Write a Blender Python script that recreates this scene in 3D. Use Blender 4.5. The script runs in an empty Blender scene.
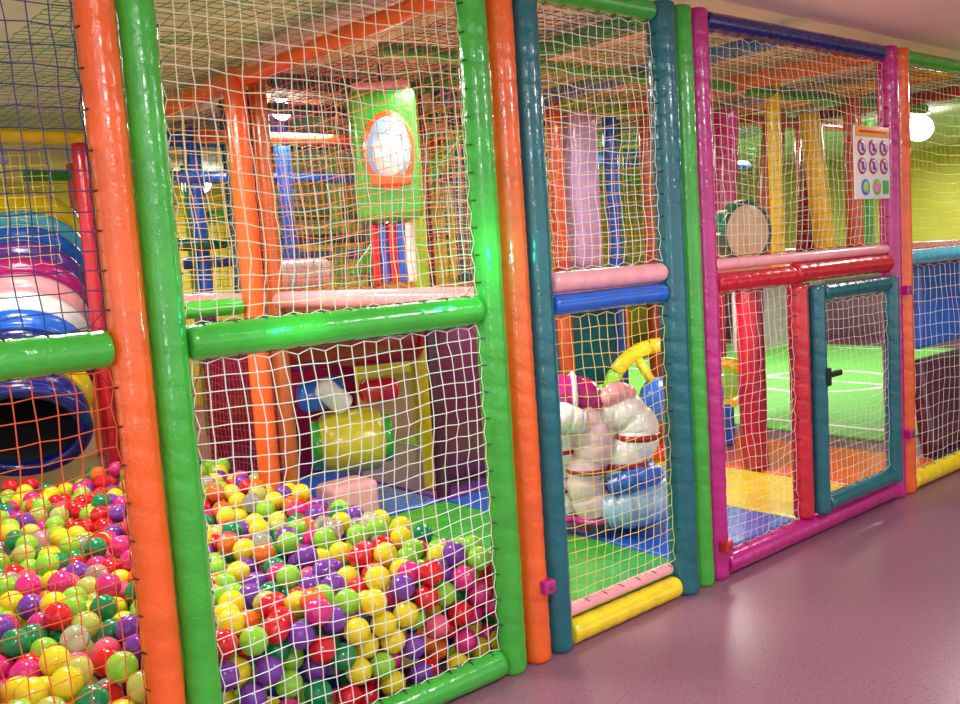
import bpy, bmesh, math, random
import numpy as np
from mathutils import Vector, Matrix, Euler, noise
random.seed(7)
S=bpy.context.scene
COL=S.collection
try:
    S.view_settings.view_transform='Standard'
    S.view_settings.look='None'
except Exception: pass

def lin(c):
    out=[]
    for v in c:
        v=v/255.0
        out.append(v/12.92 if v<=0.04045 else ((v+0.055)/1.055)**2.4)
    return (*out,1.0)

MATS={}
def vinyl(key,rgb,rough=0.2,bump=0.28,scale=9.0,coat=0.5,var=0.12):
    if key in MATS: return MATS[key]
    m=bpy.data.materials.new(key); m.use_nodes=True
    nt=m.node_tree; b=nt.nodes['Principled BSDF']
    c=lin(rgb)
    tc=nt.nodes.new('ShaderNodeTexCoord')
    n=nt.nodes.new('ShaderNodeTexNoise'); n.inputs['Scale'].default_value=scale; n.inputs['Detail'].default_value=3
    nt.links.new(tc.outputs['Object'],n.inputs['Vector'])
    r=nt.nodes.new('ShaderNodeValToRGB')
    r.color_ramp.elements[0].position=0.3; r.color_ramp.elements[1].position=0.7
    r.color_ramp.elements[0].color=(c[0]*(1-var),c[1]*(1-var),c[2]*(1-var),1)
    r.color_ramp.elements[1].color=(min(1,c[0]*(1+var)),min(1,c[1]*(1+var)),min(1,c[2]*(1+var)),1)
    nt.links.new(n.outputs['Fac'],r.inputs['Fac'])
    nt.links.new(r.outputs['Color'],b.inputs['Base Color'])
    bp=nt.nodes.new('ShaderNodeBump'); bp.inputs['Strength'].default_value=bump; bp.inputs['Distance'].default_value=0.01
    n2=nt.nodes.new('ShaderNodeTexNoise'); n2.inputs['Scale'].default_value=scale*3.5; n2.inputs['Detail'].default_value=3; n2.inputs['Distortion'].default_value=1.2
    nt.links.new(tc.outputs['Object'],n2.inputs['Vector'])
    nt.links.new(n2.outputs['Fac'],bp.inputs['Height'])
    nt.links.new(bp.outputs['Normal'],b.inputs['Normal'])
    b.inputs['Roughness'].default_value=rough
    b.inputs['Coat Weight'].default_value=coat
    b.inputs['Coat Roughness'].default_value=0.1
    MATS[key]=m; return m
def plain(key,rgb,rough=0.5,metal=0,emit=0,trans=0):
    if key in MATS: return MATS[key]
    m=bpy.data.materials.new(key); m.use_nodes=True
    b=m.node_tree.nodes['Principled BSDF']
    b.inputs['Base Color'].default_value=lin(rgb)
    b.inputs['Roughness'].default_value=rough
    b.inputs['Metallic'].default_value=metal
    if trans: b.inputs['Transmission Weight'].default_value=trans
    if emit:
        b.inputs['Emission Color'].default_value=lin(rgb)
        b.inputs['Emission Strength'].default_value=emit
    MATS[key]=m; return m
C=dict(orange=(244,100,34),green=(62,172,54),teal=(6,100,112),magenta=(190,28,126),red=(202,22,44),
 blue=(24,98,205),yellow=(250,214,24),pink=(252,168,176),maroon=(110,14,40),purple=(106,48,146),
 lavender=(180,150,204),lime=(146,216,50),navy=(14,30,110),brown=(182,92,42),white=(238,236,232),
 cyan=(84,186,216),darkgreen=(8,92,74),peach=(246,150,110),olive=(206,196,40),gray=(160,166,170),rust=(188,72,32),
 skyblue=(150,190,225),plum=(84,16,54),tan=(214,202,170),royal=(40,104,210),crimson=(160,16,34),blush=(240,205,214))
def V(n): return vinyl('vinyl_'+n,C[n])

def link(o,parent=None):
    COL.objects.link(o)
    if parent: o.parent=parent
    return o
def tag(o,label,cat,group=None,kind=None):
    o['label']=label; o['category']=cat
    if group: o['group']=group
    if kind: o['kind']=kind
    return o
def empty(name,loc,label,cat,group=None,rot=(0,0,0)):
    e=bpy.data.objects.new(name,None); e.location=loc; e.rotation_euler=rot; e.empty_display_size=0.1
    link(e); return tag(e,label,cat,group)
def mobj(name,verts,faces,mat,parent=None,smooth=True):
    me=bpy.data.meshes.new(name); me.from_pydata([tuple(v) for v in verts],[],faces); me.update()
    if isinstance(mat,(list,tuple)):
        for x in mat: me.materials.append(x)
    else: me.materials.append(mat)
    if smooth: me.polygons.foreach_set('use_smooth',[True]*len(me.polygons))
    return link(bpy.data.objects.new(name,me),parent)

def pad_mesh(L,r,fine=True,segs=24,wind=True):
    step=0.0125 if fine else 0.06
    e=min(0.02,L*0.2)
    zs=[0.0,e*0.15,e*0.5,e]; n=max(2,int((L-2*e)/step))
    zs+= [e+(L-2*e)*i/n for i in range(1,n)] + [L-e,L-e*0.5,L-e*0.15,L]
    verts=[];faces=[]
    pitch=0.085; ph=random.random()
    sx=random.random()*100
    for z in zs:
        k=1.0
        if z<e: k=math.sqrt(max(0,1-((e-z)/e)**2))*0.25+0.75
        if z>L-e: k=math.sqrt(max(0,1-((z-L+e)/e)**2))*0.25+0.75
        wob=1+0.012*math.sin(z*9+sx)+0.006*math.sin(z*23+sx)
        for s in range(segs):
            a=2*math.pi*s/segs; g=0
            if wind and fine:
                f=(z/pitch+a/(2*math.pi)+ph)%1.0; d=min(f,1-f)
                g=-0.032*math.exp(-(d/0.12)**2)
                g+=0.006*noise.noise(Vector((math.cos(a)*2.5+sx,math.sin(a)*2.5,z*30)))
            rr=r*k*(wob+g)
            verts.append((rr*math.cos(a),rr*math.sin(a),z))
    R=len(zs)
    for i in range(R-1):
        for s in range(segs):
            s2=(s+1)%segs
            faces.append((i*segs+s,i*segs+s2,(i+1)*segs+s2,(i+1)*segs+s))
    faces.append(tuple(range(segs-1,-1,-1))); faces.append(tuple((R-1)*segs+s for s in range(segs)))
    return verts,faces
def pad(name,p0,p1,r,col,label=None,cat=None,group=None,parent=None,fine=True,wind=True):
    p0=Vector(p0);p1=Vector(p1); d=p1-p0
    v,f=pad_mesh(d.length,r,fine,24 if fine else 16,wind)
    o=mobj(name,v,f,V(col) if isinstance(col,str) else col,parent)
    o.location=p0; o.rotation_mode='QUATERNION'; o.rotation_quaternion=d.to_track_quat('Z','Y')
    if label: tag(o,label,cat,group)
    return o
def cname(col): return {'darkgreen':'dark green','rust':'rust orange','skyblue':'sky blue','tan':'beige','crimson':'dark red'}.get(col,col)
def post(x,y,z0,z1,r,col,where='of the play frame',fine=True,lean=(0,0)):
    return pad('padded_post',(x,y,z0),(x+lean[0],y+lean[1],z1),r,col,'%s vinyl padded upright post %s'%(cname(col),where),'post','padded upright posts',None,fine)
def rail(p0,p1,r,col,where='across the play frame',fine=True):
    return pad('padded_rail',p0,p1,r,col,'%s vinyl padded rail %s'%(cname(col),where),'rail','padded rails',None,fine)

def rbox(name,cen,size,mat,bev=0.02,rot=(0,0,0),parent=None,seg=3,label=None,cat=None,group=None):
    bm=bmesh.new(); bmesh.ops.create_cube(bm,size=1)
    for v in bm.verts: v.co=Vector((v.co.x*size[0],v.co.y*size[1],v.co.z*size[2]))
    bmesh.ops.bevel(bm,geom=bm.edges[:],offset=min(bev,min(size)*0.45),segments=seg,profile=0.5,affect='EDGES')
    me=bpy.data.meshes.new(name); bm.to_mesh(me); bm.free()
    me.materials.append(V(mat) if isinstance(mat,str) else mat)
    me.polygons.foreach_set('use_smooth',[True]*len(me.polygons))
    o=bpy.data.objects.new(name,me); o.location=cen; o.rotation_euler=rot; link(o,parent)
    if bev>0.004:
        o.modifiers.new('wn','WEIGHTED_NORMAL')
    if label: tag(o,label,cat,group)
    return o

def tube(name,pts,radii,mat,parent=None,segs=16,closed=False,cap=True):
    pts=[Vector(p) for p in pts]; n=len(pts)
    if not isinstance(radii,(list,tuple)): radii=[radii]*n
    verts=[];faces=[]
    ref=None
    for i,p in enumerate(pts):
        if closed: t=pts[(i+1)%n]-pts[i-1]
        else: t=pts[min(n-1,i+1)]-pts[max(0,i-1)]
        t.normalize()
        if ref is None:
            ref=t.orthogonal().normalized()
        ref=(ref-t*ref.dot(t)).normalized()
        b=t.cross(ref)
        for s in range(segs):
            a=2*math.pi*s/segs
            verts.append(p+(ref*math.cos(a)+b*math.sin(a))*radii[i])
    for i in range(n if closed else n-1):
        j=(i+1)%n
        for s in range(segs):
            s2=(s+1)%segs
            faces.append((i*segs+s,i*segs+s2,j*segs+s2,j*segs+s))
    if not closed and cap:
        faces.append(tuple(range(segs-1,-1,-1))); faces.append(tuple((n-1)*segs+s for s in range(segs)))
    return mobj(name,verts,faces,mat,parent)
def capsule(name,p0,p1,r0,r1,mat,parent=None,segs=20):
    p0=Vector(p0);p1=Vector(p1);d=(p1-p0);L=d.length;d.normalize()
    pts=[];rad=[]
    for k in range(7):
        a=math.pi/2*k/6
        pts.append(p0-d*r0*0.5*math.cos(a)); rad.append(max(0.002,r0*math.sin(a)))
    for k in range(1,6):
        t=k/6; pts.append(p0+d*L*t); rad.append((r0+(r1-r0)*t)*(1+0.03*math.sin(t*math.pi)))
    for k in range(7):
        a=math.pi/2*k/6
        pts.append(p1+d*r1*0.5*math.sin(a)); rad.append(max(0.002,r1*math.cos(a)))
    return tube(name,pts,rad,V(mat) if isinstance(mat,str) else mat,parent,segs)
def bent(name,ctrl,rads,mat,parent=None,segs=22,crease=0.11):
    ctrl=[Vector(c) for c in ctrl]; n=len(ctrl)
    P=[ctrl[0]*2-ctrl[1]]+ctrl+[ctrl[-1]*2-ctrl[-2]]
    pts=[];rad=[]
    for i in range(n-1):
        a,b,c,d=P[i:i+4]
        m=14
        for k in range(m+(1 if i==n-2 else 0)):
            t=k/m
            pts.append(0.5*((2*b)+(c-a)*t+(2*a-5*b+4*c-d)*t*t+(3*b-a-3*c+d)*t**3))
            rad.append((rads[i]+(rads[i+1]-rads[i])*t)*(1-crease*(1-abs(math.sin((i+t)*math.pi*2.0)))**3))
    d0=(pts[0]-pts[1]).normalized(); d1=(pts[-1]-pts[-2]).normalized()
    s=[];sr=[];e=[];er=[]
    for k in range(6):
        a=math.pi/2*k/6
        s.append(pts[0]+d0*rads[0]*0.4*math.cos(a)); sr.append(max(0.003,rads[0]*math.sin(a)))
        e.append(pts[-1]+d1*rads[-1]*0.4*math.sin(math.pi/2*(k+1)/6)); er.append(max(0.003,rads[-1]*math.cos(math.pi/2*(k+1)/6)))
    return tube(name,s+pts+e,sr+rad+er,V(mat) if isinstance(mat,str) else mat,parent,segs)

# ---------- nets ----------
def cordmat(k,rgb): return plain('cord_'+k,rgb,0.7)
NC={'white':(236,234,228),'navy':(50,58,110),'orange':(225,95,45),'yellow':(235,215,120),'cream':(232,222,196),
    'blue':(60,90,190),'green':(60,150,80),'pinkish':(240,208,210),'dark':(38,36,38),'amber':(235,165,70),'red':(200,50,50)}
def add_tube(verts,faces,pts,r):
    n=len(pts); base=len(verts)
    for i in range(n):
        t=(pts[min(n-1,i+1)]-pts[max(0,i-1)])
        if t.length<1e-9: t=Vector((0,0,1))
        t.normalize()
        ref=Vector((0.3,1,0.2)); ref=(ref-t*ref.dot(t)).normalized(); b=t.cross(ref)
        for s in range(4):
            a=math.pi/2*s
            verts.append(pts[i]+(ref*math.cos(a)+b*math.sin(a))*r)
    for i in range(n-1):
        for s in range(4):
            s2=(s+1)%4
            faces.append((base+i*4+s,base+i*4+s2,base+(i+1)*4+s2,base+(i+1)*4+s))
def net(o,u,v,col,cell=0.046,r=0.00155,label='',ties=True,amp=0.013,bulge=0.02,knots=True,postR=0.05):
    o=Vector(o);u=Vector(u);v=Vector(v); w=u.cross(v).normalized()
    nu=max(2,round(u.length/cell)); nv=max(2,round(v.length/cell))
    sd=random.random()*50
    P={}
    un=u.normalized();vn=v.normalized()
    for i in range(nu+1):
        for j in range(nv+1):
            a=i/nu;b=j/nv
            p=o+u*a+v*b
            q=Vector((a*u.length*2.6+sd,b*v.length*2.6,sd))
            e=min(1,4*min(a,1-a,b,1-b)+0.1)
            d=noise.noise_vector(q)*amp*2.4*e
            j1=Vector((random.uniform(-1,1),random.uniform(-1,1),random.uniform(-1,1)))*0.0032
            edge=math.sin(math.pi*a)*math.sin(math.pi*b)
            sagv=0.016*math.sin(math.pi*a)*(0.3+0.7*math.sin(math.pi*b))
            p=p+un*d.x+vn*(d.z-sagv)+w*(d.y+bulge*edge)+j1
            if b in(0,1):
                p+=vn*(-0.012*abs(math.sin(i*math.pi/2)))*(1 if b==1 else -1)
            if a in(0,1):
                p+=un*(-0.010*abs(math.sin(j*math.pi/2)))*(1 if a==1 else -1)
            P[i,j]=p
    verts=[];faces=[]
    for i in range(nu+1): add_tube(verts,faces,[P[i,j] for j in range(nv+1)],r)
    for j in range(nv+1): add_tube(verts,faces,[P[i,j] for i in range(nu+1)],r)
    if knots:
        for p in P.values():
            b=len(verts);k=r*1.8
            for d in((k,0,0),(-k,0,0),(0,k,0),(0,-k,0),(0,0,k),(0,0,-k)): verts.append(p+Vector(d))
            for f in((0,2,4),(2,1,4),(1,3,4),(3,0,4),(2,0,5),(1,2,5),(3,1,5),(0,3,5)): faces.append(tuple(b+x for x in f))
    ob=mobj('safety_net',verts,faces,cordmat(col,NC[col]),None,False)
    tag(ob,label or '%s knotted cord safety net tied between padded posts'%col,'net','knotted safety nets')
    if ties:
        front=-w if w.y>0 else w
        verts=[];faces=[];pts=[]
        def tie(p,out,along,R):
            c=p+out*R
            up=[];
            for k in range(4):
                a=math.radians(-8+k*11)
                up.append(c-out*math.cos(a)*(R*1.03)+front*math.sin(a)*(R*1.03))
            pts.extend(up); pts.extend([q+along*0.003 for q in reversed(up)])
        for j in range(1,nv,2): tie(o+v*(j/nv),-un,vn,postR)
        for i in range(1,nu,2): tie(o+v+u*(i/nu),vn,un,postR)
        for j in range(nv-1,0,-2): tie(o+u+v*(j/nv),un,-vn,postR)
        for i in range(nu-1,0,-2): tie(o+u*(i/nu),-vn,-un,postR)
        add_tube(verts,faces,pts,0.0012)
        mobj('lacing_cord',verts,faces,cordmat('dark',NC['dark']),ob,False)
    return ob

# ---------- camera ----------
f=930.0
cam=bpy.data.cameras.new('camera'); cam.lens=f/960*36; cam.sensor_width=36
co=bpy.data.objects.new('camera',cam); COL.objects.link(co)
th=math.radians(50.0); p=math.atan(96/f); ro=0.066
F=Vector((math.cos(th)*math.cos(p),math.sin(th)*math.cos(p),-math.sin(p)))
R0=Vector((math.sin(th),-math.cos(th),0)); U0=R0.cross(F)
R=R0*math.cos(ro)-U0*math.sin(ro); U=U0*math.cos(ro)+R0*math.sin(ro)
M=Matrix((R,U,-F)).transposed().to_4x4(); M.translation=Vector((0,0,1.5))
co.matrix_world=M; S.camera=co
FY=2.45; CZ=2.53

# ---------- structure ----------
def noise_mat(key,c1,c2,scale,rough,bump=0.05,c3=None,lo=0.38,hi=0.62):
    m=bpy.data.materials.new(key); m.use_nodes=True; nt=m.node_tree; b=nt.nodes['Principled BSDF']
    tc=nt.nodes.new('ShaderNodeTexCoord')
    n=nt.nodes.new('ShaderNodeTexNoise'); n.inputs['Scale'].default_value=scale; n.inputs['Detail'].default_value=4; n.inputs['Roughness'].default_value=0.6
    nt.links.new(tc.outputs['Object'],n.inputs['Vector'])
    r=nt.nodes.new('ShaderNodeValToRGB'); r.color_ramp.elements[0].position=lo; r.color_ramp.elements[1].position=hi
    r.color_ramp.elements[0].color=lin(c1); r.color_ramp.elements[1].color=lin(c2)
    nt.links.new(n.outputs['Fac'],r.inputs['Fac'])
    src=r.outputs['Color']
    if c3:
        vo=nt.nodes.new('ShaderNodeTexVoronoi'); vo.inputs['Scale'].default_value=scale*0.5
        nt.links.new(tc.outputs['Object'],vo.inputs['Vector'])
        lt=nt.nodes.new('ShaderNodeMath'); lt.operation='LESS_THAN'; lt.inputs[1].default_value=0.2
        nt.links.new(vo.outputs['Distance'],lt.inputs[0])
        mx=nt.nodes.new('ShaderNodeMixRGB'); mx.inputs[2].default_value=lin(c3)
        nt.links.new(lt.outputs[0],mx.inputs[0]); nt.links.new(src,mx.inputs[1]); src=mx.outputs[0]
    nt.links.new(src,b.inputs['Base Color'])
    b.inputs['Roughness'].default_value=rough
    bp=nt.nodes.new('ShaderNodeBump'); bp.inputs['Strength'].default_value=bump; bp.inputs['Distance'].default_value=0.01
    n3=nt.nodes.new('ShaderNodeTexNoise'); n3.inputs['Scale'].default_value=2.5
    nt.links.new(tc.outputs['Object'],n3.inputs['Vector'])
    nt.links.new(n3.outputs['Fac'],bp.inputs['Height']); nt.links.new(bp.outputs['Normal'],b.inputs['Normal'])
    return m
def struct(name,cen,size,mat):
    o=rbox(name,cen,size,mat,bev=0.001,seg=1); o['kind']='structure'; return o
fm=noise_mat('floor_vinyl_speckled',(128,84,100),(152,104,120),120,0.3,0.12,(108,68,88),0.35,0.65)
struct('floor',(4,3,-0.05),(18,15,0.1),fm)
struct('ceiling',(4,-1.02,CZ+0.05),(18,6.96,0.1),noise_mat('ceiling_paint',(246,246,254),(250,250,255),3,0.7,0.02))
struct('ceiling',(4,6.48,CZ+0.05),(18,8.04,0.1),noise_mat('ceiling_paint_cream',(218,216,176),(230,228,194),3,0.7,0.02))
struct('wall_back',(4,10.3,1.24),(18,0.1,2.58),noise_mat('wall_paint_yellow',(228,208,60),(240,226,86),1.5,0.6,0.02))
struct('wall_right',(12.8,3,1.24),(0.1,14.7,2.58),noise_mat('wall_paint_lime',(214,206,76),(230,222,100),1.5,0.6,0.02))
struct('trim_1',(12.72,3,0.62),(0.05,14.5,1.24),noise_mat('wainscot_mauve',(136,104,120),(156,120,136),2,0.5,0.02))
world=bpy.data.worlds.new('World'); S.world=world; world.use_nodes=True
world.node_tree.nodes['Background'].inputs[0].default_value=(1.0,0.98,0.96,1)
world.node_tree.nodes['Background'].inputs[1].default_value=1.25

# ---------- front posts ----------
Hh=2.47
W='at the front of the play frame'
post(0.862,FY,0,Hh,0.05,'orange',W); post(0.966,FY,0,Hh,0.05,'green',W)
post(2.113,FY,0,Hh,0.053,'green',W); pB=post(2.236,FY,0,Hh,0.053,'orange',W); post(2.354,FY,0,Hh,0.053,'teal',W)
post(3.125,FY,0,Hh,0.06,'teal',W); post(3.25,FY,0,Hh,0.05,'green',W); pC=post(3.358,FY,0,Hh,0.052,'magenta',W)
pD=post(5.04,FY,0,Hh,0.055,'magenta',W); post(5.165,FY,0,Hh,0.055,'orange',W)
post(-0.35,FY,0,Hh,0.05,'green',W); post(7.2,FY,0,Hh,0.055,'green',W)
def clampblock(parent,wx,wy,wz,col):
    o=rbox('clamp_block',(0,0,0),(0.055,0.045,0.05),col,0.008)
    o.parent=parent; o.matrix_parent_inverse=parent.matrix_basis.inverted(); o.location=(wx,wy,wz)
    b=rbox('bolt_head',(0,-0.024,0),(0.016,0.008,0.016),plain('bolt_steel',(120,120,125),0.3,0.9),0.003,parent=o)
    return o
clampblock(pB,2.25,FY-0.06,0.29,'magenta')
clampblock(pC,3.345,FY-0.06,0.16,'red')
for z in(0.36,1.16):
    clampblock(pD,5.07,FY-0.068,z,'magenta')
def fr(x0,x1,z,col,r=0.05,y=FY): rail((x0,y,z),(x1,y,z),r,col,W)
fr(-0.29,0.81,1.325,'green'); fr(1.018,2.058,1.315,'green')
fr(2.41,3.062,1.30,'blue',0.040); fr(2.41,3.062,1.383,'pink',0.040)
fr(3.412,4.985,1.392,'pink',0.026)
fr(3.412,4.035,1.31,'red',0.046)
fr(5.222,7.14,1.33,'cyan',0.042)
fr(-0.29,0.81,0.05,'orange'); fr(1.018,2.058,0.05,'green'); fr(2.41,3.062,0.045,'yellow',0.045)
fr(2.41,3.062,0.118,'pink',0.026,FY+0.03)
fr(3.412,4.98,0.052,'magenta',0.052); fr(5.222,7.14,0.052,'yellow',0.052)
for a,b,c in((-0.29,0.81,'blue'),(1.018,2.058,'orange'),(2.41,3.062,'green'),(3.412,4.98,'navy'),(5.222,7.14,'green')):
    fr(a,b,2.43,c,0.042)
post(4.085,FY,0.105,1.26,0.05,'red','beside the small entrance gate')
rail((4.035,FY,1.315),(4.985,FY,1.315),0.052,'red','above the small entrance gate')
g=empty('entrance_gate',(4.98,FY-0.04,0.12),'small teal padded gate with net infill and black latch','gate')
def gp(name,a,b,col): 
    return pad(name,Vector(a)-Vector(g.location),Vector(b)-Vector(g.location),0.043,col,parent=g)
gy=FY-0.045
x0,x1,z0,z1=4.175,4.935,0.155,1.21
gp('gate_stile',(x0,gy,z0-.04),(x0,gy,z1+.04),'teal'); gp('gate_stile',(x1,gy,z0-.04),(x1,gy,z1+.04),'teal')
gp('gate_rail',(x0+.045,gy,z0),(x1-.045,gy,z0),'teal'); gp('gate_rail',(x0+.045,gy,z1),(x1-.045,gy,z1),'teal')
nn=net((x0+.045,gy,z0+.045),(x1-x0-.09,0,0),(0,0,z1-z0-.09),'pinkish',cell=0.052,r=0.0013,label='x',postR=0.043)
nn.name='gate_net'; del nn['label'],nn['category'],nn['group']
nn.parent=g; nn.location=-Vector(g.location)
bpl=plain('black_plastic',(20,20,22),0.4)
rbox('gate_latch',Vector((4.25,gy-0.05,0.81))-Vector(g.location),(0.1,0.025,0.03),bpl,0.008,parent=g)
rbox('latch_plate',Vector((4.19,gy-0.045,0.80))-Vector(g.location),(0.035,0.02,0.09),bpl,0.006,parent=g)

# ---------- front nets ----------
def fn(x0,x1,z0,z1,col,cell=0.046,R=0.05,**k): return net((x0,FY,z0),(x1-x0,0,0),(0,0,z1-z0),col,cell,postR=R,**k)
fn(-0.28,0.81,1.375,2.385,'navy',0.05); fn(-0.28,0.81,0.10,1.275,'orange',0.05)
fn(1.018,2.058,1.365,2.385,'cream',0.047); fn(1.018,2.058,0.10,1.265,'white',0.047,r=0.0017)
fn(2.409,3.063,1.43,2.385,'white',0.046); fn(2.409,3.063,0.15,1.255,'yellow',0.05)
fn(3.412,4.983,1.425,2.385,'cream',0.048,r=0.0014); fn(3.412,4.035,0.105,1.265,'pinkish',0.05,r=0.0014)
fn(5.222,6.8,1.38,2.385,'yellow',0.055,r=0.0013); fn(5.222,6.8,0.105,1.285,'white',0.07,r=0.0012)

# ---------- ball pit ----------
rbox('pit_mat',(0.87,4.12,0.125),(2.5,2.75,0.25),'blue',0.02,label='blue foam block mat under the ball pit',cat='mat')
rbox('foam_barrier',(2.26,3.62,0.17),(0.08,2.1,0.34),'green',0.03,label='low green padded border around the ball pit',cat='barrier')
rbox('foam_barrier',(1.0,5.57,0.17),(2.35,0.12,0.34),'green',0.03,label='low green padded wall at the back of the ball pit',cat='barrier')
r=0.0445
cell=0.1
ymn=2.553
grid={}
def key(x,y): return (int(math.floor(x/cell)),int(math.floor(y/cell)))
def floorz(x,y): return 0.0 if y<2.70 else 0.255
def restz(x,y):
    z=floorz(x,y)+r
    kx,ky=key(x,y)
    for i in(-1,0,1):
        for j in(-1,0,1):
            for b in grid.get((kx+i,ky+j),()):
                d2=(b[0]-x)**2+(b[1]-y)**2
                if d2<4*r*r:
                    zz=b[2]+math.sqrt(4*r*r-d2)
                    if zz>z: z=zz
    return z
balls=[]
def xmin(y): return 0.18*y-0.5
def level(x,y): return 0.41+0.05*noise.noise(Vector((x*1.9,y*1.9,3)))+ (0.02 if x<1.4 else 0)+0.03*max(0,1-abs(x-1.9)/0.4)
fails=0
while len(balls)<2600 and fails<60:
    best=None
    strip=random.random()<0.25
    for k in range(14):
        y=random.uniform(ymn,2.655) if strip else random.uniform(ymn,5.45)
        x=random.uniform(xmin(y),2.165)
        if 2.655<y<2.746: continue
        z=restz(x,y)
        if z>level(x,y): continue
        if best is None or z<best[2]: best=(x,y,z)
    if best is None: fails+=1; continue
    fails=0
    x,y,z=best
    for k in range(12):
        nx=x+random.uniform(-.02,.02); ny=y+random.uniform(-.02,.02)
        if ny<ymn or ny>5.45 or nx>2.165 or 2.655<ny<2.746: continue
        nz=restz(nx,ny)
        if nz<z: x,y,z=nx,ny,nz
    if math.hypot(x-2.175,y-4.35)<0.107: continue
    if math.hypot(x-1.6,y-4.35)<0.1: continue
    balls.append((x,y,z)); grid.setdefault(key(x,y),[]).append((x,y,z))
print('BALLS',len(balls))
BC=[('red',(228,28,44),15),('magenta',(228,48,136),11),('yellow',(250,224,40),17),('lime green',(168,232,70),15),
    ('dark green',(16,142,84),12),('purple',(130,64,172),13),('orange',(248,116,36),6),('clear white',(236,238,228),6),('pale yellow',(238,240,126),6),('pink',(244,96,132),5)]
def ballmat(n,c):
    m=bpy.data.materials.new('plastic_ball_'+n.replace(' ','_')); m.use_nodes=True; b=m.node_tree.nodes['Principled BSDF']
    nt=m.node_tree
    oi=nt.nodes.new('ShaderNodeTexCoord'); nz=nt.nodes.new('ShaderNodeTexNoise'); nz.inputs['Scale'].default_value=14
    nt.links.new(oi.outputs['Object'],nz.inputs['Vector'])
    mx=nt.nodes.new('ShaderNodeMixRGB'); l=lin(c)
    mx.inputs[1].default_value=(l[0]*.88,l[1]*.88,l[2]*.88,1); mx.inputs[2].default_value=l
    nt.links.new(nz.outputs['Fac'],mx.inputs[0]); nt.links.new(mx.outputs[0],b.inputs['Base Color'])
    b.inputs['Roughness'].default_value=0.13
    b.inputs['Subsurface Weight'].default_value=0.5
    b.inputs['Subsurface Radius'].default_value=(0.05,0.05,0.05)
    try: b.inputs['Subsurface Scale'].default_value=0.8
    except Exception: pass
    b.inputs['Coat Weight'].default_value=0.5
    b.inputs['Coat Roughness'].default_value=0.06
    b.inputs['IOR'].default_value=1.35
    b.inputs['Transmission Weight'].default_value={'clear white':0.75,'pale yellow':0.5,'lime green':0.3,'yellow':0.15}.get(n,0.1)
    return m
bms=[ballmat(n,c) for n,c,w in BC]; wts=[w for _,_,w in BC]
camp=Vector((0,0,1.5))
def visible(b):
    P=Vector(b); d=(camp-P); L=d.length; d.normalize(); s=0
    kx,ky=key(b[0],b[1]); 
    side=d.cross(Vector((0,0,1))).normalized(); up=side.cross(d)
    for (sx,sy) in((0,0),(.75,0),(-.75,0),(0,.8),(0,-.8),(.5,.6),(-.5,.6)):
        Q=P+side*sx*r+up*sy*r; hit=False
        for i in(-3,-2,-1,0,1,2,3):
            for j in(-4,-3,-2,-1,0,1):
                for q in grid.get((kx+i,ky+j),()):
                    if q[0]==b[0] and q[1]==b[1] and q[2]==b[2]: continue
                    w=Vector(q)-Q; t=w.dot(d)
                    if t<=0: continue
                    if (w-d*t).length<r*0.99: hit=True;break
                if hit:break
            if hit:break
        if not hit: s+=1
    return s/7
sc=[]
for b in balls:
    v=visible(b); d=(Vector(b)-camp)
    px=d.dot(R)/d.dot(F)*f+480; py=352-d.dot(U)/d.dot(F)*f
    inf= -20<px<980 and py<730
    sc.append((v/d.length**2*(1 if inf else 0.05),b,v))
sc.sort(key=lambda t:-t[0])
def ballmesh(mat):
    verts=[];faces=[];ns=28
    lat=[-90+7.5*i for i in range(25)]
    lat=sorted(set(lat+[-2,2]))
    lat=lat[1:-1]
    for la in lat:
        k=1.0+(0.012 if abs(la)<0.1 else 0)
        for s in range(ns):
            a=2*math.pi*s/ns; c=math.cos(math.radians(la))
            verts.append((r*k*c*math.cos(a),r*k*c*math.sin(a),r*k*math.sin(math.radians(la))))
    for i in range(len(lat)-1):
        for s in range(ns):
            s2=(s+1)%ns; faces.append((i*ns+s,i*ns+s2,(i+1)*ns+s2,(i+1)*ns+s))
    b0=len(verts); verts+=[(0,0,-r),(0,0,r)]
    for s in range(ns):
        s2=(s+1)%ns; faces.append((b0,s2,s)); q=(len(lat)-1)*ns; faces.append((b0+1,q+s,q+s2))
    me=bpy.data.meshes.new('plastic_ball'); me.from_pydata(verts,[],faces); me.materials.append(mat)
    me.polygons.foreach_set('use_smooth',[True]*len(me.polygons)); return me
bmes=[ballmesh(m) for m in bms]
def pick(b):
    w=list(wts)
    if b[0]<0.9: w[7]+=5; w[9]+=3
    nz=noise.noise(Vector((b[0]*3,b[1]*3,7)))
    if nz>0.12: w[3]+=9; w[2]+=4
    elif nz<-0.12: w[1]+=5; w[0]+=4
    if b[0]>1.7 and b[1]<3: w[0]+=8; w[2]+=8; w[4]+=6; w[5]+=6; w[7]=1
    return random.choices(range(len(BC)),w)[0]
for s,b,v in sc[:300]:
    i=pick(b)
    o=bpy.data.objects.new('plastic_ball',bmes[i]); o.location=b
    o.rotation_euler=(random.random()*6,random.random()*6,random.random()*6)
    link(o); tag(o,'%s glossy hollow plastic ball in the ball pit'%BC[i][0],'ball','plastic balls in the ball pit')
rest=[b for s,b,v in sc[300:]]
bm=bmesh.new(); bmesh.ops.create_icosphere(bm,subdivisions=3,radius=r)
tv=np.array([v.co[:] for v in bm.verts]); tf=np.array([[v.index for v in q.verts] for q in bm.faces]); bm.free()
n=len(rest); bp=np.array(rest)
vv=(tv[None,:,:]+bp[:,None,:]).reshape(-1,3); ff=(tf[None,:,:]+(np.arange(n)*len(tv))[:,None,None]).reshape(-1,3)
me=bpy.data.meshes.new('plastic_balls'); 
me.vertices.add(len(vv)); me.vertices.foreach_set('co',vv.ravel())
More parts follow.
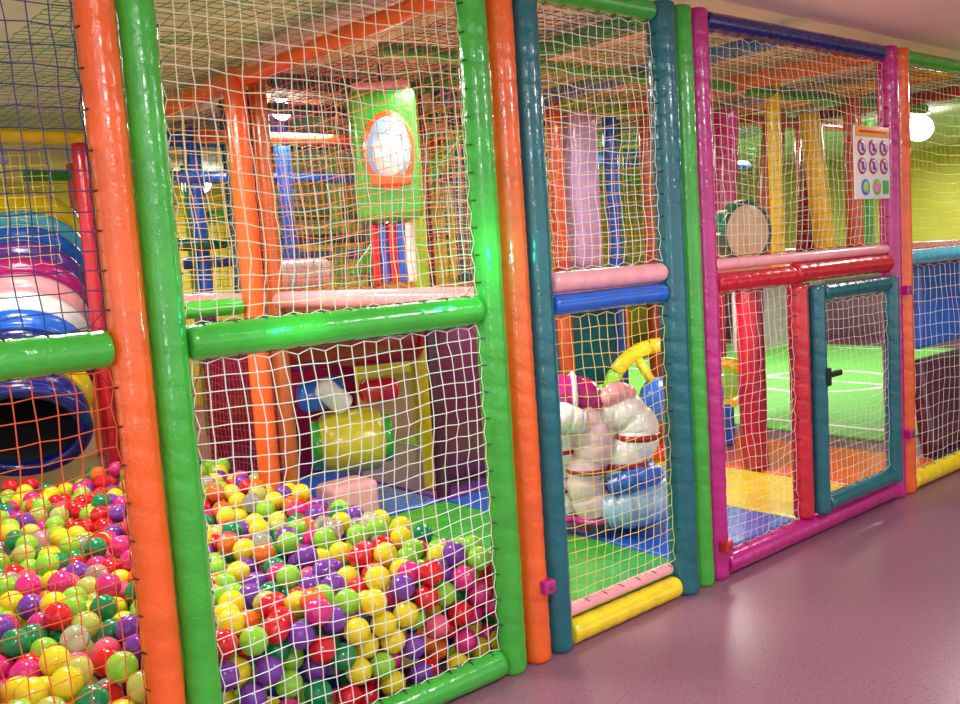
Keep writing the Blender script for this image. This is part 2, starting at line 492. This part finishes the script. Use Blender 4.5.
me.loops.add(len(ff)*3); me.loops.foreach_set('vertex_index',ff.ravel().astype(np.int32))
me.polygons.add(len(ff)); me.polygons.foreach_set('loop_start',np.arange(0,len(ff)*3,3,dtype=np.int32)); 
try: me.polygons.foreach_set('loop_total',np.full(len(ff),3,dtype=np.int32))
except Exception: pass
for m in bms: me.materials.append(m)
mi=np.repeat(np.array([pick(b) for b in rest],dtype=np.int32),len(tf))
me.update(calc_edges=True)
me.polygons.foreach_set('material_index',mi); me.polygons.foreach_set('use_smooth',[True]*len(ff)); me.validate(); me.update()
o=link(bpy.data.objects.new('plastic_balls',me)); tag(o,'many multicoloured plastic balls filling the ball pit','balls','plastic balls in the ball pit','stuff')

# ---------- tunnel slide ----------
P0=Vector((1.39,5.88,0.665)); P1=Vector((1.90,7.25,1.88))
ax=(P1-P0).normalized()
ts=empty('tunnel_slide',P0,'enclosed tube slide of multicoloured rings with dark blue mouth','slide')
segc=['navy','yellow','navy','blue','white','pink','magenta','purple','blue','cyan','yellow']
q=ax.to_track_quat('Z','Y')
def tubeseg(name,s0,s1,R0_,R1_,mat,thick=0.02,flange=True,bul=0.035):
    prof=[(s0,R0_+(0.01 if flange else 0)),(s0+0.012,R0_+(0.01 if flange else 0)),(s0+0.018,R0_)]
    k=8
    for i in range(1,k): 
        t=i/k; prof.append((s0+0.018+(s1-s0-0.018)*t,R0_+(R1_-R0_)*t+bul*math.sin(math.pi*t)))
    prof+=[(s1,R1_),(s1,R1_-thick),(s0,R0_-thick)]
    ns=48; verts=[];faces=[]
    for(z,rr) in prof:
        for s in range(ns):
            a=2*math.pi*s/ns; verts.append((rr*math.cos(a),rr*math.sin(a),z))
    n=len(prof)
    for i in range(n):
        j=(i+1)%n
        for s in range(ns):
            s2=(s+1)%ns; faces.append((i*ns+s,i*ns+s2,j*ns+s2,j*ns+s))
    o=mobj(name,verts,faces,mat,ts); o.rotation_mode='QUATERNION'; o.rotation_quaternion=q; return o
L=(P1-P0).length; s=0
ws=[0.18]+[1,0.9,1,1,1,1,1,1,1,1.5]; tot=sum(ws[1:])
for i,c in enumerate(segc):
    w=0.18 if i==0 else (L-0.18)*ws[i]/tot
    ra=0.355+0.02*s/L; rb=0.355+0.02*(s+w)/L
    tubeseg('tube_segment',s,s+w-0.003,ra,rb,V(c),bul=0.045 if i else 0.02); s+=w
rimpts=[(0.345*math.cos(2*math.pi*k/40),0.345*math.sin(2*math.pi*k/40),-0.01) for k in range(40)]
ro_=tube('mouth_rim',rimpts,0.048,V('navy'),ts,12,True); ro_.rotation_mode='QUATERNION'; ro_.rotation_quaternion=q
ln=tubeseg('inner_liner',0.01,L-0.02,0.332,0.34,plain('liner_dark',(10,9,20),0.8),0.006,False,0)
# ---------- inner frame ----------
B='inside the play frame'
Y1,Y2,Y3=4.35,6.2,8.3
def bp_(x,y,z0,z1,r,c,lean=(0,0)): post(x,y,z0,z1,r,c,B,False,lean)
bp_(2.175,Y1,0.0,2.5,0.055,'orange'); bp_(2.31,Y1+0.02,0.0,2.5,0.045,'brown'); bp_(1.6,Y1,0,2.4,0.05,'green')
bp_(3.25,Y1,1.31,2.5,0.045,'lime'); bp_(3.37,Y1+.1,0.0,2.5,0.045,'plum')
bp_(4.4,Y1,0.0,2.5,0.055,'rust'); bp_(5.34,Y1,0.0,2.5,0.06,'rust')
bp_(5.1,Y1+0.14,0,2.5,0.05,'blue')
bp_(6.3,Y1,1.3,2.5,0.06,'purple'); bp_(7.4,Y1,1.3,2.5,0.06,'orange'); bp_(8.5,Y1,1.3,2.5,0.06,'green')
bp_(1.96,6.08,0,2.36,0.05,'red'); bp_(2.3,Y2,0,2.5,0.05,'maroon')
bp_(2.75,Y2,0,2.5,0.05,'blue'); bp_(2.95,Y2+.5,0,2.5,0.06,'cyan'); bp_(2.55,Y2+.9,0,2.5,0.06,'teal')
bp_(3.3,Y2,0,2.5,0.05,'purple'); bp_(3.85,Y2,0,2.5,0.05,'lime'); bp_(4.5,Y2,0,2.5,0.05,'yellow')
bp_(5.2,Y2,0,2.5,0.05,'orange'); bp_(6.4,8.0,0,2.5,0.05,'green'); bp_(7.6,8.0,0,2.5,0.05,'blue'); bp_(9.2,8.0,0,2.5,0.05,'orange')
bp_(2.62,5.35,1.34,2.5,0.045,'teal'); bp_(3.05,5.5,1.34,2.5,0.05,'blue'); bp_(3.55,5.3,1.34,2.5,0.045,'darkgreen')
bp_(2.47,4.85,1.34,2.5,0.045,'maroon'); bp_(2.85,5.85,1.34,2.5,0.05,'navy')
bp_(5.75,5.0,1.34,2.5,0.05,'green'); bp_(3.9,4.75,1.34,2.5,0.05,'teal'); bp_(5.45,3.4,1.34,2.5,0.045,'yellow')
cs=['orange','blue','green','lavender','yellow','red','cyan','purple']
for i,x in enumerate((2.6,2.95,3.6,4.3,5.2,6.2,7.4,8.8,10.2)): bp_(x,Y3,0,2.5,0.055,cs[i%8])
bp_(6.36,3.35,1.34,2.5,0.06,'rust'); bp_(7.0,3.3,1.34,2.5,0.055,'orange'); bp_(6.1,3.5,0,1.24,0.05,'white')
def br(a,b,r_,c): rail(a,b,r_,c,B,False)
br((2.2,2.52,2.46),(2.2,4.28,2.46),0.055,'orange'); br((2.2,4.42,2.46),(2.2,6.14,2.46),0.055,'orange')
br((2.085,2.75,2.47),(2.085,4.0,2.47),0.035,'pink')
br((2.37,Y1,2.46),(3.2,Y1,2.46),0.04,'teal')
br((3.43,Y1,2.44),(4.34,Y1,2.44),0.045,'blue'); br((4.46,Y1,2.44),(5.27,Y1,2.44),0.045,'lime'); br((5.41,Y1,2.44),(8.4,Y1,2.44),0.045,'orange')
br((3.25,2.52,2.46),(3.25,4.28,2.46),0.045,'green'); br((3.25,4.42,2.46),(3.25,6.14,2.46),0.045,'green')
br((5.1,2.52,2.46),(5.1,4.28,2.46),0.05,'orange'); br((4.2,2.52,2.46),(4.2,4.2,2.46),0.04,'blue')
br((0.2,Y2,2.42),(2.24,Y2,2.42),0.05,'yellow'); br((0.2,Y2+.12,2.3),(1.6,Y2+.12,2.3),0.045,'gray')
br((2.36,Y2,2.42),(9,Y2,2.42),0.05,'blue'); br((2.2,Y3,2.4),(10,Y3,2.4),0.05,'green')
br((6.2,2.6,2.46),(6.2,4.25,2.46),0.045,'yellow'); br((7.2,2.6,2.46),(7.2,4.25,2.46),0.045,'red')
br((1.66,Y1,1.33),(2.11,Y1,1.33),0.042,'green')
br((2.85,Y2+.1,1.9),(4.4,Y2+.1,1.9),0.045,'green'); br((3.4,Y3-.2,1.6),(6,Y3-.2,1.6),0.05,'blue')
br((2.36,Y1+.9,2.3),(4.9,Y1+.9,2.3),0.04,'rust'); br((2.36,Y1+1.25,2.1),(4.6,Y1+1.3,2.1),0.035,'blue')
br((2.36,Y2-.15,1.7),(4.9,Y2-.15,1.7),0.04,'darkgreen'); br((5.5,5.3,2.2),(8.0,5.3,2.2),0.045,'blue')
br((2.4,3.4,2.42),(5.0,3.4,2.42),0.035,'green'); br((2.4,5.0,2.44),(5.2,5.0,2.44),0.035,'darkgreen'); br((5.2,3.4,2.42),(7.6,3.4,2.42),0.04,'green')
def mat_(cx,cy,z,sx,sy,h,c,lab): return rbox('foam_mat',(cx,cy,z+h/2),(sx,sy,h),c,0.015,label=lab,cat='mat')
deck=empty('upper_deck',(3.7,3.9,1.27),'raised padded play deck with pink edging','platform')
rbox('deck_board',(0.02,0.48,0.03),(2.68,3.45,0.07),'peach',0.01,parent=deck)
pad('edge_padding',(-1.38,-1.25,0.07),(-1.38,2.2,0.07),0.045,'pink',parent=deck,fine=False)
deck2=empty('upper_deck',(6.2,3.9,1.27),'raised padded play deck with pink edging','platform')
rbox('deck_board',(-.05,0.0,0.03),(2.1,2.5,0.07),'orange',0.01,parent=deck2)
pad('edge_padding',(1.05,-1.25,0.07),(1.05,1.2,0.07),0.045,'pink',parent=deck2,fine=False)
mat_(2.81,3.45,0,0.98,1.8,0.06,'green','green foam floor mat inside the play area')
mat_(3.75,3.45,0,0.86,1.8,0.06,'blue','blue foam floor mat inside the play area')
mat_(4.55,3.45,0,0.72,1.8,0.06,'yellow','yellow foam floor mat inside the play area')
mat_(5.36,3.45,0,0.84,1.8,0.06,'orange','orange foam floor mat inside the play area')
mat_(2.81,5.3,0,0.98,1.8,0.06,'blue','blue foam floor mat inside the play area')
mat_(3.75,5.3,0,0.86,1.8,0.06,'purple','purple foam floor mat inside the play area')
mat_(4.7,5.3,0,1.0,1.8,0.06,'green','green foam floor mat inside the play area')
def pitchmat():
    m=bpy.data.materials.new('pitch_carpet'); m.use_nodes=True; nt=m.node_tree; b=nt.nodes['Principled BSDF']
    n=nt.nodes.new('ShaderNodeTexNoise'); n.inputs['Scale'].default_value=60
    r_=nt.nodes.new('ShaderNodeValToRGB'); r_.color_ramp.elements[0].color=lin((96,190,74)); r_.color_ramp.elements[1].color=lin((126,212,96))
    nt.links.new(n.outputs['Fac'],r_.inputs['Fac']); nt.links.new(r_.outputs['Color'],b.inputs['Base Color']); b.inputs['Roughness'].default_value=0.7
    return m
pe=empty('play_pitch',(8.9,5.5,0),'green mini sports pitch carpet with white lines','pitch')
rbox('carpet',(0,0,0.01),(5.2,4.9,0.02),pitchmat(),0.004,parent=pe)
wl=plain('line_white',(240,240,235),0.6)
def flat_line(pts,w,closed):
    n=len(pts); vs=[];fs=[]
    P=[Vector((x,y,0)) for x,y in pts]
    for i in range(n):
        a=P[i-1] if (i or closed) else P[0]; b=P[(i+1)%n] if (i<n-1 or closed) else P[-1]
        t=(b-a).normalized(); m=Vector((-t.y,t.x,0))*w
        vs+=[P[i]+m+Vector((0,0,.0225)),P[i]-m+Vector((0,0,.0225))]
    for i in range(n if closed else n-1):
        j=(i+1)%n; fs.append((2*i,2*i+1,2*j+1,2*j))
    mobj('line_marking',vs,fs,wl,pe,False)
flat_line([(0.7*math.cos(k*math.pi/24)-.3,-.6+0.7*math.sin(k*math.pi/24)) for k in range(48)],0.035,True)
flat_line([(2.3*sx,2.2*sy) for sx,sy in((-1,-1),(1,-1),(1,1),(-1,1))],0.04,True)
flat_line([(-.3,-2.2),(-.3,2.2)],0.035,False)
# ---------- props ----------
post(4.97,3.31,0.06,1.26,0.085,'crimson','holding up the raised deck',False)
FBc='barrier'
rbox('foam_barrier',(4.62,4.42,0.88),(0.62,0.1,0.66),'teal',0.035,label='teal padded panel under the raised deck',cat=FBc)
rbox('foam_barrier',(5.2,4.72,1.0),(0.3,0.08,0.5),'navy',0.03,label='dark blue padded panel under the raised deck',cat=FBc)
rbox('foam_barrier',(7.0,4.55,0.88),(0.75,0.1,0.7),'white',0.03,label='white padded panel hanging beside the green pitch',cat=FBc)
rbox('foam_barrier',(6.3,4.6,0.62),(0.4,0.1,1.2),'crimson',0.03,label='dark red padded panel beside the green pitch',cat=FBc)
rbox('foam_barrier',(4.66,Y1+.02,1.9),(0.26,0.14,1.06),'lavender',0.05,label='lavender padded column panel on the raised deck',cat=FBc)
rbox('foam_barrier',(6.6,2.72,0.33),(1.3,0.1,0.64),'plum',0.03,(math.radians(-8),0,0),label='dark maroon sloped padded barrier behind the net',cat=FBc)
rbox('foam_barrier',(6.75,2.84,0.97),(1.2,0.08,0.56),'royal',0.03,label='bright blue padded barrier panel behind the net',cat=FBc)
rbox('foam_barrier',(3.0,5.66,0.62),(1.1,0.1,1.1),'maroon',0.03,label='wide dark red padded panel under the raised deck',cat=FBc)
rbox('foam_barrier',(3.93,4.62,0.64),(0.95,0.12,1.14),'plum',0.03,label='dark purple padded panel under the raised deck',cat=FBc)
for (x,y,c,lx,r_) in((5.7,4.0,'magenta',0.1,0.09),(6.15,3.95,'brown',0.2,0.085),(6.85,3.85,'yellow',-0.2,0.08),(6.95,4.08,'crimson',0.15,0.085)):
    pad('slanted_pole',(x,y,1.34),(x+lx,y,2.42),r_,c,'%s padded slanted pole on the raised deck'%cname(c),'pole','slanted padded poles',None,False)
for (x,y,c,lx) in((4.75,5.1,'brown',0.15),(5.0,5.5,'orange',-0.12),(4.1,5.08,'olive',0.12),(3.8,5.6,'red',-0.1)):
    pad('slanted_pole',(x,y,1.34),(x+lx,y,2.38),0.055,c,'%s padded slanted pole on the raised deck'%c,'pole','slanted padded poles',None,False)
pad('slanted_pole',(4.95,5.5,0.06),(5.05,5.5,1.24),0.06,'orange','orange padded slanted pole under the raised deck','pole','slanted padded poles',None,False)
pad('diagonal_brace',(2.95,4.6,1.42),(3.8,4.55,2.3),0.045,'green','green padded diagonal brace over the raised deck','brace',None,None,False)
d=empty('play_drum',(4.86,3.28,1.535),'round toy drum with dark green shell and beige skin','drum')
d.rotation_euler=(math.radians(90),0,math.radians(-14))
def disc(name,R_,h,mat,parent,z=0,segs=40,bev=0.3):
    prof=[(0.001,-h/2),(R_*(1-0.02),-h/2),(R_,-h/2+h*bev*0.3),(R_,h/2-h*bev*0.3),(R_*(1-0.02),h/2),(0.001,h/2)]
    verts=[];faces=[]
    for(rr,zz) in prof:
        for s in range(segs):
            a=2*math.pi*s/segs; verts.append((rr*math.cos(a),rr*math.sin(a),zz+z))
    for i in range(len(prof)-1):
        for s in range(segs):
            s2=(s+1)%segs; faces.append((i*segs+s,i*segs+s2,(i+1)*segs+s2,(i+1)*segs+s))
    return mobj(name,verts,faces,mat,parent)
disc('drum_shell',0.185,0.10,V('darkgreen'),d)
disc('drum_skin',0.165,0.02,V('tan'),d,0.052)
tube('drum_hoop',[(0.175*math.cos(k*math.pi/20),0.175*math.sin(k*math.pi/20),0.052) for k in range(40)],0.016,V('darkgreen'),d,10,True)
for k in range(8):
    a=k*math.pi/4; tube('drum_lug',[(0.188*math.cos(a),0.188*math.sin(a),-0.04),(0.188*math.cos(a),0.188*math.sin(a),0.04)],0.008,V('tan'),d,8)
pb=empty('hanging_punch_bag',(2.80,3.98,1.38),'hanging green padded bag with pale oval patch above striped cylinder','punch bag')
pb.rotation_euler=(0,0,math.radians(-38))
rbox('padded_block',(0,0,0.66),(0.34,0.16,0.66),'green',0.04,parent=pb)
rbox('top_cap',(0,0,1.0),(0.30,0.14,0.05),'pink',0.02,parent=pb)
ov=disc('patch_border',0.155,0.02,V('orange'),pb,0); ov.rotation_euler=(math.radians(90),0,0); ov.location=(0.02,-0.08,0.68); ov.scale=(0.85,1.25,1)
ov=disc('oval_patch',0.13,0.03,V('skyblue'),pb,0); ov.rotation_euler=(math.radians(90),0,0); ov.location=(0.02,-0.085,0.68); ov.scale=(0.85,1.25,1)
ov=disc('inner_patch',0.09,0.03,V('white'),pb,0); ov.rotation_euler=(math.radians(90),0,0); ov.location=(0.02,-0.095,0.65); ov.scale=(0.9,1.15,1)
rbox('patch_band',(0.02,-0.10,0.53),(0.2,0.02,0.05),'orange',0.008,parent=pb)
for i,c in enumerate(('red','blue','red','blue','white')):
    a=-0.09+i*0.045
    capsule('striped_roll',(a,0,0.02),(a,0,0.31),0.024,0.024,c,pb,12)
tube('hanging_strap',[(0,0,1.02),(0,0,1.12)],0.01,bpl,pb,8)
hp=rbox('hanging_pad',(2.86,3.02,2.05),(0.05,0.13,0.62),'royal',0.025,label='narrow blue padded strip with yellow patches hung on the frame',cat='hanging pad')
for z in(-0.18,0.02,0.2):
    rbox('patch',(-0.005,-0.045,z),(0.055,0.05,0.09),'yellow' if z!=0.02 else 'red',0.01,parent=hp)
rl=empty('roller_toy',(2.98,4.86,0.06),'stack of padded rollers in yellow, blue and red','roller')
rl.rotation_euler=(0,0,math.radians(-25))
capsule('roller',(-0.12,0,0.36),(0.15,0,0.36),0.19,0.19,'olive',rl,32)
for xx in(-0.20,0.23):
    o=disc('roller_end',0.15,0.05,V('green'),rl); o.rotation_euler=(0,math.radians(90),0); o.location=(xx,0,0.36)
capsule('roller',(-0.25,-.02,0.66),(-0.05,0,0.68),0.09,0.1,'royal',rl,24)
capsule('roller',(-0.14,-.08,0.72),(-0.02,-.05,0.60),0.07,0.07,'white',rl,24)
capsule('roller',(0.12,-.03,0.66),(0.3,0,0.66),0.07,0.07,'red',rl,24)
capsule('roller',(-0.42,0,0.98),(0.44,0,0.98),0.16,0.16,'crimson',rl,24)
pad('roller_post',(0.5,0,0),(0.5,0,1.15),0.05,'yellow',parent=rl,fine=False)
pad('roller_post',(-0.5,0,0),(-0.5,0,1.15),0.05,'maroon',parent=rl,fine=False)
rbox('foam_block',(2.72,4.5,0.17),(0.3,0.24,0.22),'pink',0.04,label='pink foam block beside the ball pit',cat='foam block')
capsule('foam_roll',(2.62,4.95,1.46),(2.9,4.85,1.46),0.09,0.09,'white')
tag(bpy.data.objects['foam_roll'],'pale padded roll lying on the raised deck','foam roll')
pw=empty('rainbow_hoop',(4.82,3.9,0.48),'upright foam hoop in yellow, blue, red and green','foam hoop')
pw.rotation_euler=(math.radians(90),0,math.radians(-38))
wc=['yellow','yellow','yellow','lime','blue','red','green','blue']
for k in range(8):
    pts=[];
    for j in range(9):
        a=2*math.pi*(k+j/8*0.98)/8+0.2; pts.append((0.36*math.cos(a),0.36*math.sin(a),0))
    tube('ring_segment',pts,0.05,V(wc[k]),pw,14)
disc('hub',0.15,0.1,V('royal'),pw)
for k in range(4):
    a=k*math.pi/2+0.5; tube('spoke',[(0.1*math.cos(a),0.1*math.sin(a),0),(0.33*math.cos(a),0.33*math.sin(a),0)],0.03,V(['red','yellow','green','blue'][k]),pw,12)
tw=empty('round_spinner_toy',(5.46,3.85,0.06),'round yellow and green spinner toy on a short padded stand','toy')
pad('stand',(0,0,0),(0,0,0.3),0.05,'blue',parent=tw,fine=False)
o=tube('spinner_ring',[(0.14*math.cos(k*math.pi/16),0.0,0.44+0.14*math.sin(k*math.pi/16)) for k in range(32)],0.045,V('yellow'),tw,12,True); o.rotation_euler=(0,0,math.radians(-45))
o=disc('spinner_disc',0.11,0.06,V('lime'),tw); o.rotation_euler=(math.radians(90),0,math.radians(-45)); o.location=(0,0,0.44)
# rocking toy
rt=empty('padded_rocker',(3.46,3.27,0.075),'puffy white and blue vinyl ride-on rocker with magenta top','ride-on toy')
rt.rotation_euler=(0,0,math.radians(-40))
def band(cx,cy,z,R_,rr,c):
    tube('stripe_band',[(cx+R_*math.cos(k*math.pi/12),cy+R_*math.sin(k*math.pi/12),z) for k in range(24)],rr,V(c),rt,8,True)
bent('front_leg',[(-0.2,-.05,.11),(-0.23,-.05,.28),(-0.18,-.05,.45),(-0.22,-.04,.60)],[.105,.10,.105,.11],'white',rt,26)
bent('front_leg',[(-0.02,-.12,.11),(-0.06,-.12,.28),(-0.01,-.11,.44),(-0.06,-.06,.58)],[.105,.10,.10,.10],'blush',rt,26)
bent('torso',[(-0.08,.08,.18),(-0.02,.08,.34),(0.04,.06,.54)],[.17,.18,.15],'white',rt,28)
bent('back_leg',[(0.03,.02,.55),(0.14,-.02,.60),(0.24,-.05,.47),(0.13,-.08,.32),(0.23,-.06,.2)],[.10,.11,.105,.105,.11],'white',rt,26)
bent('head_roll',[(-0.30,-.06,.64),(-0.2,-.08,.71),(-0.06,-.06,.70),(0.02,-.04,.64)],[.075,.09,.09,.075],'magenta',rt,26)
bent('head_roll',[(-0.30,-.15,.54),(-0.18,-.17,.60),(-0.07,-.16,.57)],[.065,.08,.065],'white',rt)
bent('head_roll',[(0.06,-.08,.66),(0.13,-.07,.69),(0.2,-.04,.67)],[.05,.06,.05],'pink',rt)
bent('base_pad',[(0.04,-.16,.11),(0.16,-.18,.12),(0.30,-.12,.14),(0.38,0.0,.22)],[.09,.10,.10,.08],'skyblue',rt)
bent('base_pad',[(0.05,.1,.12),(0.22,.08,.12),(0.34,.06,.22)],[.09,.10,.10],'royal',rt)
bent('seat_pad',[(0.06,-.19,.24),(0.18,-.19,.27),(0.3,-.12,.27)],[.05,.06,.05],'royal',rt)
band(-0.20,-.05,.07,.105,.016,'magenta'); band(-0.225,-.05,.22,.10,.014,'crimson'); band(-0.02,-.12,.07,.105,.016,'magenta')
band(-0.185,-.05,.42,.106,.014,'crimson'); band(-0.045,-.12,.32,.10,.013,'crimson'); band(0.225,-.05,.46,.106,.018,'crimson'); band(0.15,-.08,.33,.108,.016,'crimson')
band(0.2,-.07,.22,.11,.014,'royal')
for t in((-0.2,-.08,.71),(-0.09,-.07,.71)):
    tube('stripe_band',[(t[0],t[1]+.092*math.cos(k*math.pi/12),t[2]+.092*math.sin(k*math.pi/12)) for k in range(24)],0.014,V('white'),rt,8,True)

# sign board
sg=empty('notice_board',(4.74,FY-0.062,1.66),'white rules sign with orange header and round pictogram symbols','sign')
rbox('board',(0,0.008,0.185),(0.36,0.012,0.37),plain('board_white',(232,228,222),0.35),0.003,parent=sg)
rbox('header',(0,0,0.342),(0.35,0.004,0.05),plain('sign_orange',(248,160,30),0.4),0.001,parent=sg)
rbox('header_stripe',(0,-0.003,0.342),(0.28,0.003,0.012),plain('sign_red',(200,30,60)),0.001,parent=sg)
def sd(name,x,z,R_,c,y=0.0):
    o=disc(name,R_,0.004,plain('sign_'+str(c),c,0.4),sg,0,24); o.rotation_euler=(math.radians(90),0,0); o.location=(x,y,z)
for i in range(3):
    for j in range(2):
        x=-0.115+i*0.115; z=0.262-j*0.094
        sd('symbol_ring',x,z,0.042,(196,30,60)); sd('symbol_field',x,z,0.031,(205,205,235),-0.002)
        sd('symbol_head',x,z+0.014,0.010,(40,60,170),-0.004)
        rbox('symbol_body',(x,-0.004,z-0.006),(0.022,0.003,0.026),plain('sign_blue',(40,60,170)),0.001,parent=sg)
        o=rbox('symbol_bar',(x,-0.006,z),(0.070,0.003,0.007),plain('sign_red',(200,30,60)),0.001,parent=sg); o.rotation_euler=(0,math.radians(45),0)
sd('symbol_ring',-0.085,0.06,0.042,(60,120,200)); sd('symbol_field',-0.085,0.06,0.028,(170,210,80),-0.002)
sd('symbol_ring',0.035,0.06,0.042,(120,190,60)); sd('symbol_field',0.035,0.06,0.028,(235,120,170),-0.002)
rbox('symbol_patch',(0.13,0,0.06),(0.06,0.004,0.07),plain('sign_green',(80,170,70)),0.001,parent=sg)

# interior nets
def bn(o,u,v,c,cell=0.05,**k): net(o,u,v,c,cell,0.0015,ties=False,knots=False,**k)
bn((1.66,Y1,1.38),(0.45,0,0),(0,0,1.02),'amber'); bn((2.38,Y1,1.4),(0.82,0,0),(0,0,1.0),'blue')
bn((3.42,Y1,1.4),(0.92,0,0),(0,0,1.0),'white'); bn((5.41,Y1,1.4),(1.9,0,0),(0,0,1.0),'yellow')
bn((2.2,2.55,1.4),(0,1.73,0),(0,0,1.0),'orange'); bn((2.34,4.4,0.3),(0,1.7,0),(0,0,0.95),'red')
bn((2.36,Y2,1.4),(2.5,0,0),(0,0,1.0),'navy',0.055); bn((0.3,Y2-.05,1.62),(1.5,0,0),(0,0,0.73),'yellow',0.06)
bn((5.1,2.55,1.45),(0,1.75,0),(0,0,0.95),'green',0.06)
bn((3.25,2.55,1.45),(0,1.75,0),(0,0,0.95),'amber')
bn((2.4,5.18,1.36),(2.5,0,0),(0,0,0.9),'green',0.055); bn((4.25,4.45,1.36),(0,1.6,0),(0,0,1.0),'yellow',0.055)
bn((1.02,2.55,2.42),(1.05,0,0),(0,3.5,0),'green',0.06); bn((2.3,2.55,2.40),(0.9,0,0),(0,3.5,0),'navy',0.055)
bn((3.3,2.55,2.40),(1.75,0,0),(0,3.5,0),'green',0.06); bn((5.2,2.55,2.40),(2.2,0,0),(0,3.0,0),'navy',0.06)
bn((5.6,5.2,1.36),(2.4,0,0),(0,0,1.0),'green',0.06)

# lamps and added fill lights
lm=plain('lamp_glow',(235,245,255),0.4,emit=22)
def globe(x,y,z,R_,label):
    e=empty('ceiling_lamp',(x,y,CZ),label,'lamp')
    disc('lamp_base',R_*0.8,0.03,V('white'),e,-0.015)
    pts=[];rad=[]
    for k in range(13):
        a=math.pi*k/12; pts.append((0,0,-(0.03+R_)+R_*math.cos(a)*0.95)); rad.append(max(0.002,R_*math.sin(a)))
    tube('lamp_globe',pts,rad,lm,e,24)
globe(2.82,5.05,0,0.06,'round glowing ceiling lamp above the inner deck')
globe(8.6,3.9,0,0.12,'large glowing globe lamp on the ceiling')
globe(4.0,8.9,0,0.1,'round glowing ceiling lamp near the yellow wall')
def strip(x,y,l,rot=0):
    e=empty('strip_light',(x,y,CZ),'slim white fluorescent ceiling strip light','lamp','fluorescent strip lights',(0,0,rot))
    rbox('housing',(0,0,-0.015),(l,0.1,0.03),plain('housing_white',(230,230,230)),0.005,parent=e)
    rbox('diffuser',(0,0,-0.038),(l-0.04,0.06,0.02),plain('tube_glow',(250,250,255),0.4,emit=12),0.008,parent=e)
strip(5.7,3.6,0.45); strip(2.5,0.6,1.2,0.2); strip(4.6,0.9,1.2,0.2); strip(0.2,1.2,1.2,0.2); strip(-0.8,-0.3,1.2,0.2)
def area(x,y,z,s,e,c=(1,0.98,0.9),rot=(0,0,0)):
    l=bpy.data.lights.new('area_fill','AREA'); l.energy=e; l.size=s; l.color=c; l.shape='DISK'  # added area light with no fixture of its own
    o=bpy.data.objects.new('area_fill',l); o.location=(x,y,z); o.rotation_euler=rot; link(o)
area(1.3,3.5,2.36,0.6,50); area(2.9,3.6,2.36,0.5,12); area(4.2,3.6,2.36,0.5,14); area(3.0,5.3,2.36,0.6,15)
area(1.2,5.2,2.36,0.6,30); area(5.5,5.4,2.36,0.8,18); area(8.3,5.6,2.38,1.2,110); area(8,8,2.38,1.2,45); area(3.5,8.9,2.38,1.0,50)
area(3.9,4.3,1.2,0.6,8); area(2.9,3.3,1.22,0.4,10); area(4.5,3.3,1.22,0.4,13); area(3.0,5.2,1.2,0.5,8); area(6.2,4.2,1.2,0.6,10)
area(11.3,5,2.38,1.0,38); area(6.3,2.1,2.4,0.4,18,(1,1,1))  # fill added for the under-lit right wall and the end bay
area(0.6,0.3,2.4,0.4,40,(1,1,1)); area(3.2,0.6,2.4,0.4,36,(1,1,1))
area(-1.6,-1.4,0.9,1.2,110,(1,1,1),(math.radians(180),0,0))  # added uplight behind the camera, brightens the front ceiling
for i,(x,y,z,e) in enumerate(((2.02,2.27,1.50,2.0),(1.34,2.28,1.37,1.0))):  # added point lights without a lamp, tint the post and rail green
    gl=bpy.data.lights.new('green_glow_fill','POINT'); gl.energy=e; gl.color=(0.0,1,0.6); gl.shadow_soft_size=0.02
    o=bpy.data.objects.new('green_glow_fill',gl); o.location=(x,y,z); link(o)
